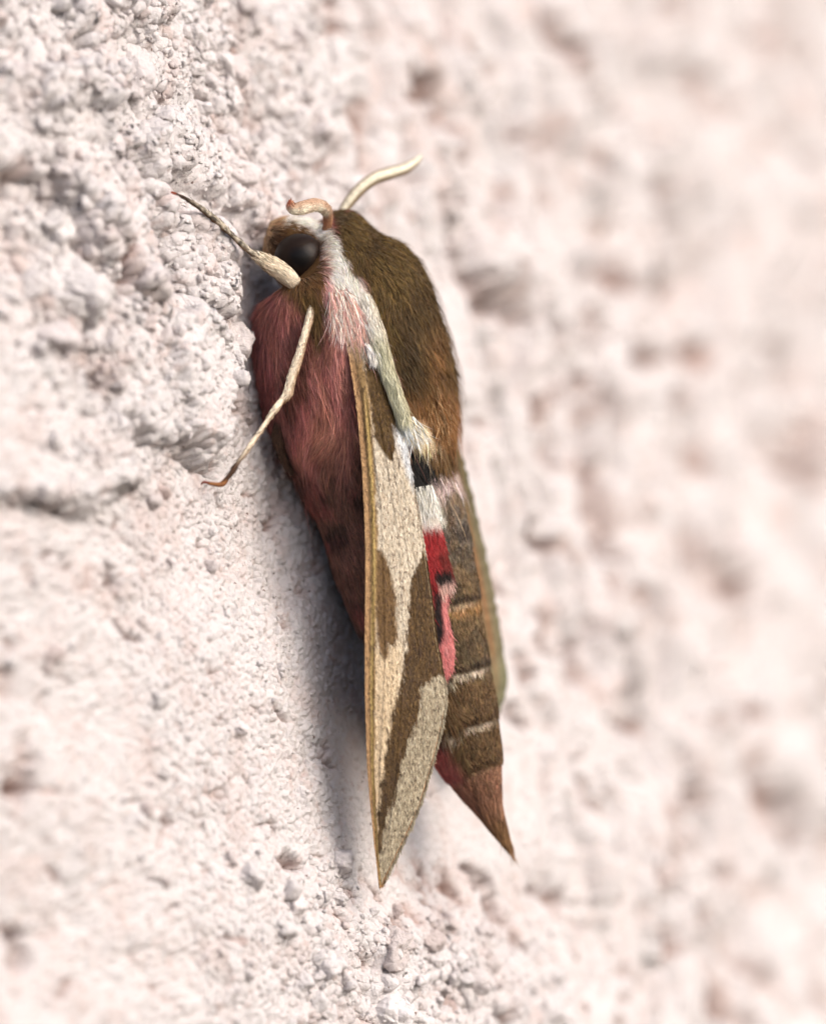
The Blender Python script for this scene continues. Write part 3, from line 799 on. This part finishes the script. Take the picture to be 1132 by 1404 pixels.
# antennae
ant_mat = coat_mat("antenna_scales", rough=0.6, var=0.35, scale=6000, bump=.8)
def ant_col(u, a):
    w = smooth(.35, .85, np.abs(np.sin(a + .15)))[..., None] * .9
    c = srgb(232, 224, 200) * (1 - w) + srgb(122, 94, 58) * w
    stripe = (.5 + .5 * np.sin(u * 260))[..., None] * .12
    return c * (1 - stripe)
def ant_col2(u, a):
    c = np.zeros(u.shape + (3,)) + srgb(226, 218, 196)
    k = smooth(.38, .22, u)[..., None]; c = c * (1 - k) + srgb(176, 122, 92) * k
    k = smooth(.9, .97, u)[..., None]; c = c * (1 - k) + srgb(168, 92, 66) * k
    w = smooth(.1, .8, np.sin(a + .4))[..., None] * .75
    c = c * (1 - w) + srgb(172, 130, 100) * w
    k = (smooth(.1, .7, fbm(u * 12, np.cos(a), 3, 140)) * .5)[..., None]; c = c * (1 - k) + srgb(168, 128, 100) * k
    return c
tube_obj("antenna", [(446, 322, 3.4, .20), (449, 308, 3.0, .26), (449, 294, 2.4, .30), (444, 285, 1.7, .34), (432, 281, .9, .38), (418, 284, .4, .37), (406, 287, .1, .31), (399, 283, -.1, .26), (399, 275, -.2, .08)],
         moth, ant_col2, ant_mat, wob=.12, nseg=300, flatten=.85, ridge=.012, scales=1200, slen=.14, slift=.05)
tube_obj("antenna", [(455, 310, 7.0, .18), (468, 292, 6.9, .26), (480, 275, 7.0, .32), (496, 257, 7.2, .35), (515, 244, 7.6, .36), (536, 237, 8.2, .35), (555, 231, 8.9, .31), (568, 223, 9.7, .24), (577, 214, 10.3, .10)],
         moth, ant_col, ant_mat, wob=.04, nseg=400, ridge=.04)

# tegula: pale shoulder lobe lying between back and wing
def teg_col(u, a):
    c = np.zeros(np.shape(u) + (3,)) + srgb(236, 230, 216)
    k = smooth(.30, .45, u)[..., None]; c = c * (1 - k) + srgb(212, 210, 182) * k
    k = smooth(.86, .96, u)[..., None]; c = c * (1 - k) + srgb(206, 214, 222) * k
    k = (smooth(.2, .9, -np.sin(a)) * .35)[..., None]; c = c * (1 - k) + srgb(188, 168, 130) * k
    return c
tube_obj("tegula", [(488, 376, 1.3, .15), (493, 392, 1.0, .35), (503, 420, .35, .48), (513, 452, -.05, .48), (524, 487, -.2, .44), (535, 520, -.2, .42), (546, 552, -.1, .40), (554, 578, .1, .36), (561, 600, .4, .2)],
         moth, teg_col, skin_mat, wob=.08, nseg=160, nring=28, flatten=.7, scales=3600, slen=.75, swid=.05, slift=.12, seed=31)

# ---- wings
def wing(name, ys, xl, xr, dl, dr, colf, ny, nx, bulge, veins=(), thick=.045, seed=1, parent=moth, edgej=0.3):
    y = np.linspace(ys[0], ys[-1], ny)
    L_ = np.interp(y, *xl); R_ = np.interp(y, *xr)
    # round the polylines
    ker = np.hanning(31); ker /= ker.sum()
    def sm(v):
        pv = np.pad(v, 15, mode='reflect', reflect_type='odd'); return np.convolve(pv, ker, 'valid')
    L_, R_ = sm(L_), sm(R_)
    R_ = np.maximum(R_ + edgej * fbm(y * .12, y * 0, 3, seed), L_ + .5)
    u = np.linspace(0, 1, nx)
    X = L_[:, None] + (R_ - L_)[:, None] * u
    Yg = np.broadcast_to(y[:, None], X.shape)
    dl_ = np.interp(y, *dl)[:, None]; dr_ = np.interp(y, *dr)[:, None]
    d = dl_ + (dr_ - dl_) * u - bulge * (4 * u * (1 - u)) * ((R_ - L_)[:, None] / 100.0)
    d = d - .10 * np.exp(-(u / .05) ** 2)                      # thick leading edge rolls over
    for vp, amp, wd in veins:
        vx = np.interp(y, [p[1] for p in vp], [p[0] for p in vp])
        inside = smooth(vp[0][1] - 5, vp[0][1] + 20, y) * smooth(vp[-1][1] + 5, vp[-1][1] - 20, y)
        d = d - (amp * inside)[:, None] * np.exp(-((X - vx[:, None]) / wd) ** 2)
    d = d + .035 * fbm(X * .05, Yg * .012, 3, seed + 3)
    top = P(X, Yg, d)
    n_ = grid_normals(top, False); n_ *= np.where(n_[..., 1:2] > 0, -1, 1)
    edge = np.minimum(1, np.minimum(u, 1 - u) / .03)[None, :, None]
    bot = top - n_ * (thick * (.2 + .8 * edge))
    c = colf(X, Yg, fbm(X * .25, Yg * .10, 3, seed + 5))
    V = np.vstack([top.reshape(-1, 3), bot.reshape(-1, 3)])
    f = grid_faces(ny, nx); k = ny * nx
    i = np.arange(ny - 1); j = np.arange(nx - 1)
    rim = np.vstack([np.stack([i * nx, (i + 1) * nx, (i + 1) * nx + k, i * nx + k], 1),
                     np.stack([(i + 1) * nx + nx - 1, i * nx + nx - 1, i * nx + nx - 1 + k, (i + 1) * nx + nx - 1 + k], 1),
                     np.stack([j + 1, j, j + k, j + 1 + k], 1),
                     np.stack([(ny - 1) * nx + j, (ny - 1) * nx + j + 1, (ny - 1) * nx + j + 1 + k, (ny - 1) * nx + j + k], 1)])
    F = np.vstack([f, f[:, ::-1] + k, rim])
    o = mk(name, V, F, wing_mat, parent, np.vstack([c.reshape(-1, 3), c.reshape(-1, 3) * .8]))
    return o, top, n_, X, Yg, c

wing_mat = coat_mat("wing_scales", rough=0.7, sheen=.1, var=0.42, scale=7000, stretch=(1, 1, .45), bump=.7, bdist=.00005, spec=.3)

COSTA = ([446, 450, 458, 500, 560, 640, 700, 760, 860, 950, 1050, 1100, 1160, 1218], [480, 475, 473, 480, 489, 496, 499, 501, 500, 500, 503, 507, 513, 520.5])
INNER = ([446, 450, 458, 480, 515, 560, 589, 608, 669, 717, 778, 821, 875, 928, 945, 965, 1000, 1050, 1100, 1135, 1180, 1218], [482, 488, 493, 504, 524, 541, 549, 559, 567, 576, 586, 592, 598, 609, 612, 612, 605, 592, 577, 562, 540, 521.5])

def fore_col(x, y, n):
    c = np.zeros(x.shape + (3,)) + srgb(200, 188, 167)
    def mixc(w, col):
        nonlocal c
        w = np.clip(w, 0, 1)[..., None]; c = c * (1 - w) + w * np.asarray(col)
    speck = fbm(x * .5, y * .22, 3, 205)
    mixc(smooth(.15, .8, speck) * .4, srgb(140, 112, 84))
    mixc(smooth(.3, .9, -speck) * .5, srgb(232, 222, 204))
    mixc(smooth(860, 900, y) * smooth(560, 540, x) * .6, srgb(208, 182, 142))
    xj, yj = x + 2.6 * n, y + 4 * n
    # grey outer zone
    outer = smooth(1.5, -1.5, poly_sd([(640, 930), (609, 933), (604, 926), (595, 929), (588, 940), (578, 938), (575, 955), (578, 968), (568, 992), (560, 1018), (549, 1055), (541, 1092), (530, 1122), (519, 1172), (521, 1230), (640, 1230)], xj, yj))
    mixc(outer, srgb(166, 154, 130)); 
    mixc(outer * smooth(.1, .8, speck) * .5, srgb(112, 98, 76)); mixc(outer * smooth(.3, .9, -speck) * .5, srgb(196, 188, 166))
    # dark oblique band
    band = smooth(2.4, -2.0, poly_sd([(592, 745), (581, 761), (573, 775), (564, 790), (561, 815), (560, 846), (557, 890), (551, 928), (543, 955), (536, 984), (531, 1020), (526, 1055), (518, 1117), (516, 1168), (520, 1172), (530, 1121), (541, 1092), (549, 1055), (560, 1018), (568, 994), (577, 970), (575, 955), (578, 938), (588, 940), (595, 929), (604, 926), (612, 935), (640, 930), (620, 800)], xj, yj))
    mixc(band, srgb(80, 58, 27)); mixc(band * smooth(-.1, .6, fbm(x * .3, y * .04, 3, 207)) * .6, srgb(58, 41, 20))
    mixc(band * smooth(.35, .8, fbm(x * .6, y * .3, 2, 209)) * .6, srgb(118, 92, 54))
    mixc(band * smooth(1000, 1100, y) * .4, srgb(50, 36, 20))
    # middle patch beside the leading edge
    midp = smooth(4.5, -3, poly_sd([(512, 758), (524, 757), (532, 772), (538, 800), (543, 818), (544, 860), (542, 886), (534, 884), (528, 905), (519, 890), (515, 830)], xj, yj))
    mixc(midp, srgb(106, 80, 46))
    # basal patch
    bas = smooth(2.0, -2.0, poly_sd([(500, 492), (515, 506), (527, 512), (537, 545), (543, 575), (543, 612), (541, 626), (534, 630), (524, 617), (514, 600), (508, 560), (502, 520)], xj, yj))
    mixc(bas, srgb(82, 60, 24))
    # bluish white at the inner base
    mixc(smooth(4, -6, poly_sd([(540, 584), (556, 590), (572, 660), (574, 690), (560, 660), (545, 615)], xj, yj)) * .9, srgb(214, 218, 222))
    # leading edge
    xc = np.interp(y, *COSTA)
    wstrip = np.interp(y, [450, 520, 640, 800, 900, 1000, 1100, 1200], [14, 20, 17, 16, 14, 12, 8, 3])
    rel = (x - xc) / wstrip
    mixc(smooth(1.2, .85, rel + .1 * n), srgb(146, 118, 78))
    mixc(smooth(.45, .30, rel) * .55, srgb(186, 146, 106))
    mixc(np.exp(-((rel - .72) / .16) ** 2) * .55 * smooth(500, 600, y), srgb(196, 172, 104))
    mixc(np.exp(-((rel - .45) / .08) ** 2) * .5, srgb(84, 58, 34))
    mixc(smooth(505, 460, yj) * .6, srgb(206, 184, 158))
    # spots
    for sx, sy in ((566, 733), (567, 719), (538, 1030), (556, 1000)):
        mixc(np.exp(-(((x - sx) / 1.4) ** 2 + ((y - sy) / 1.6) ** 2)), srgb(40, 30, 24))
    fl = smooth(.62, .8, fbm(x * .38 + 11, y * .30, 2, 208))
    mixc(fl * .6, srgb(74, 52, 38))
    # reddish rim
    xr_ = np.interp(y, *INNER)
    mixc(smooth(3.2, 1.2, xr_ - x) * smooth(950, 1000, y) * .8, srgb(150, 106, 66))
    mixc(smooth(2.4, .9, xr_ - x) * smooth(730, 760, y) * smooth(940, 900, y) * .8, srgb(206, 180, 140))
    return c

veins = [([(497, 520), (512, 700), (514, 900), (513, 1050), (519, 1190)], .10, 2.2),
         ([(500, 520), (524, 700), (530, 900), (522, 1050), (520, 1180)], .085, 2.0),
         ([(520, 560), (548, 740), (556, 900), (545, 1060), (532, 1160)], .085, 2.0),
         ([(535, 600), (560, 760), (580, 930), (582, 1070)], .085, 2.0),
         ([(545, 620), (575, 790), (600, 960), (596, 1010)], .085, 2.0)]
fw, fwt, fwn, fwx, fwy, fwc = wing("forewing", (446, 1218), COSTA, INNER, ([446, 500, 600, 750, 900, 1050, 1218], [-.05, -.35, -.9, -1.7, -2.2, -2.2, -1.5]),
     ([446, 500, 600, 700, 800, 930, 1050, 1218], [-.05, -.05, .25, .6, .8, .9, .3, -1.4]), fore_col, 900, 130, .45, veins, seed=41)
fw["label"] = "near forewing with cream and olive brown oblique bands"

# scales standing a little proud of the near wing
r = np.random.default_rng(77)
p, nn, (sx, sy) = sample_grid(fwt, fwn, [fwx, fwy], 26000, False, r)
cc = fore_col(sx, sy, fbm(sx * .25, sy * .10, 3, 46) + r.normal(0, .3, len(sx))) * np.exp(r.normal(0, .2, (len(sx), 1)))
strands("scales", p, nn, np.array([.12, 0, -1.0]) + r.normal(0, .12, (len(sx), 3)),   .15 * np.exp(r.normal(0, .3, len(sx))), np.full(len(sx), .05), cc, fur_mat, fw, lift=.12, nseg=2, seed=78)

def hind_col(x, y, n):
    xj, yj = x + 2 * n, y + 3 * n
    c = np.zeros(x.shape + (3,)) + srgb(168, 44, 46)
    def mixc(w, col):
        nonlocal c
        w = np.clip(w, 0, 1)[..., None]; c = c * (1 - w) + w * np.asarray(col)
    mixc(smooth(588, 606, x - .12 * (y - 740) + 3 * n) * smooth(735, 760, y) * .8, srgb(104, 40, 30))
    mixc(.4 * smooth(.1, .7, fbm(x * .3, y * .05, 3, 301)), srgb(120, 40, 34))
    mixc(smooth(728, 712, yj), srgb(236, 226, 214))
    mixc(smooth(4, -3, poly_sd([(594, 780), (616, 778), (620, 794), (602, 798), (596, 794)], xj, yj)), srgb(34, 24, 20))
    mixc(smooth(3.5, -3, poly_sd([(600, 797), (621, 794), (626, 800), (616, 812), (604, 822)], xj, yj)), srgb(230, 190, 176))
    mixc(smooth(4, -3, poly_sd([(594, 805), (602, 808), (606, 840), (609, 865), (600, 885), (590, 880)], xj, yj)), srgb(40, 26, 24))
    mixc(smooth(3.5, -3, poly_sd([(604, 822), (612, 812), (616, 850), (624, 890), (622, 920), (598, 935), (600, 885), (608, 866)], xj, yj)), srgb(226, 142, 138))
    return c
hw, hwt, hwn, hwx, hwy, _ = wing("hindwing", (690, 930), ([690, 760, 860, 930], [560, 570, 585, 600]), ([690, 715, 740, 770, 790, 800, 812, 835, 860, 885, 905, 922, 930], [594, 602, 609, 616, 622, 624, 616, 611, 617, 622, 622, 616, 610]),
     ([690, 930], [.95, 1.05]), ([690, 730, 800, 860, 930], [1.35, 1.3, 1.2, 1.05, 1.0]), hind_col, 300, 60, .25, (), seed=45, thick=.04)
r = np.random.default_rng(79)
p, nn, (sx, sy) = sample_grid(hwt, hwn, [hwx, hwy], 6000, False, r)
cc = hind_col(sx, sy, r.normal(0, .5, len(sx))) * np.exp(r.normal(0, .22, (len(sx), 1)))
strands("fringe", p, nn, np.array([.30, 0, -1.0]) + r.normal(0, .12, (len(sx), 3)), .38 * np.exp(r.normal(0, .3, len(sx))), np.full(len(sx), .045), cc, fur_mat, hw, lift=.15, nseg=2, seed=80)
# fringe of scales along the trailing edges of the near forewing
n_f = 5200
yy = 640 + 575 * r.random(n_f); xx = np.interp(yy, *INNER) - 1.2 * r.random(n_f) - .4
jj = np.clip(((yy - 446) / 772 * 899).astype(int), 0, 899)
p = fwt[jj, -2] + r.normal(0, .015, (n_f, 3)); nn = fwn[jj, -2]
cc = fore_col(xx - 3, yy, r.normal(0, .4, n_f)) * .9 * np.exp(r.normal(0, .25, (n_f, 1)))
strands("fringe", p, nn, np.array([.55, 0, -1.0]) + r.normal(0, .10, (n_f, 3)), .24 * np.exp(r.normal(0, .3, n_f)), np.full(n_f, .05), cc, fur_mat, fw, lift=.05, nseg=2, seed=82)


def far_col(x, y, n):
    c = np.zeros(x.shape + (3,)) + srgb(128, 110, 80)
    def mixc(w, col):
        nonlocal c
        w = np.clip(w, 0, 1)[..., None]; c = c * (1 - w) + w * np.asarray(col)
    xr_ = np.interp(y, *FARR)
    mixc(smooth(12, 4, xr_ - x), srgb(112, 106, 80))
    mixc(.8 * smooth(12, 15, xr_ - x) * smooth(20, 17, xr_ - x), srgb(150, 104, 66))
    mixc(smooth(870, 930, y) * .5, srgb(110, 112, 84))
    return c
FARR = ([540, 580, 600, 650, 700, 740, 800, 850, 900, 930, 950, 980, 1010, 1040, 1060], [610, 618, 625, 641, 653, 662, 675, 684, 692, 696, 694, 684, 670, 655, 640])
fr, _, _, _, _, _ = wing("forewing", (540, 1060), ([540, 700, 900, 1060], [590, 600, 615, 640]), FARR, ([540, 700, 900, 1060], [9.9, 10.6, 11.0, 10.6]), ([540, 600, 700, 900, 1060], [9.7, 10.0, 10.8, 11.8, 11.6]),
     far_col, 300, 60, .25, (), seed=47, edgej=1.5)
fr["label"] = "far forewing showing only its brown edge behind the abdomen"

# long loose tufts: shoulder over the wing root, neck ruff, waist tuft
def tuft(name, n, poly, depth, dvec, length, col, seed, spread=.22, width=.05, lift=.35, par=body):
    r = np.random.default_rng(seed)
    poly = np.array(poly, float)
    pts = []
    while len(pts) < n:
        a = r.random((n * 4, 2)) * (poly.max(0) - poly.min(0)) + poly.min(0)
        a = a[poly_sd(poly, a[:, 0], a[:, 1]) < 0]; pts += list(a)
    pts = np.array(pts[:n])
    p = P(pts[:, 0], pts[:, 1], depth + r.normal(0, .12, n))
    nn = np.tile(np.array([.1, -1, 0.1]), (n, 1)) + r.normal(0, .1, (n, 3)); nn /= np.linalg.norm(nn, axis=1, keepdims=True)
    dr = np.array(dvec) + r.normal(0, spread, (n, 3))
    c = np.array(col)[r.integers(0, len(col), n)] * np.exp(r.normal(0, .18, (n, 1)))
    return strands(name, p, nn, dr, length * np.exp(r.normal(0, .25, n)), np.full(n, width), c, fur_mat, par, lift=lift, seed=seed)
tuft("fur", 1500, [(450, 400), (475, 395), (500, 430), (495, 452), (470, 455), (452, 440)], .15, (.25, 0, -1), 1.3, [PINKL, WHITE, srgb(214, 170, 150)], 61)
tuft("fur", 500, [(500, 470), (516, 474), (520, 492), (506, 492)], -.2, (.3, 0, -1), .6, [srgb(232, 232, 236), WHITE], 62, spread=.12)
tuft("fur", 1100, [(548, 576), (566, 570), (582, 588), (566, 598), (550, 592)], .55, (.45, 0, -1), .85, [srgb(214, 222, 228), srgb(226, 206, 164), WHITE], 63, spread=.22)
tuft("fur", 700, [(565, 540), (600, 530), (620, 560), (612, 590), (585, 590)], 2.1, (.25, 0, -1), 1.1, [GOLD, srgb(130, 90, 48), srgb(190, 154, 110)], 64, spread=.2, lift=.2)
tuft("fur", 500, [(568, 668), (592, 664), (598, 690), (572, 700)], 1.15, (.2, 0, -1), .9, [srgb(240, 238, 226), WHITE], 65)

r = np.random.default_rng(91)
w_tail = nearw * smooth(1060, 1110, bpy_)
p, nn, (tx, ty) = sample_grid(G, nrmB, [bpx, bpy_], 1500, True, r, w_tail)
strands("fur", p, nn, np.array([.33, 0, -1.0]) + r.normal(0, .08, (1500, 3)), .85 * np.exp(r.normal(0, .3, 1500)), np.full(1500, .04), body_col(tx, ty) * np.exp(r.normal(0, .3, (1500, 1))), fur_mat, body, lift=.12, seed=92)
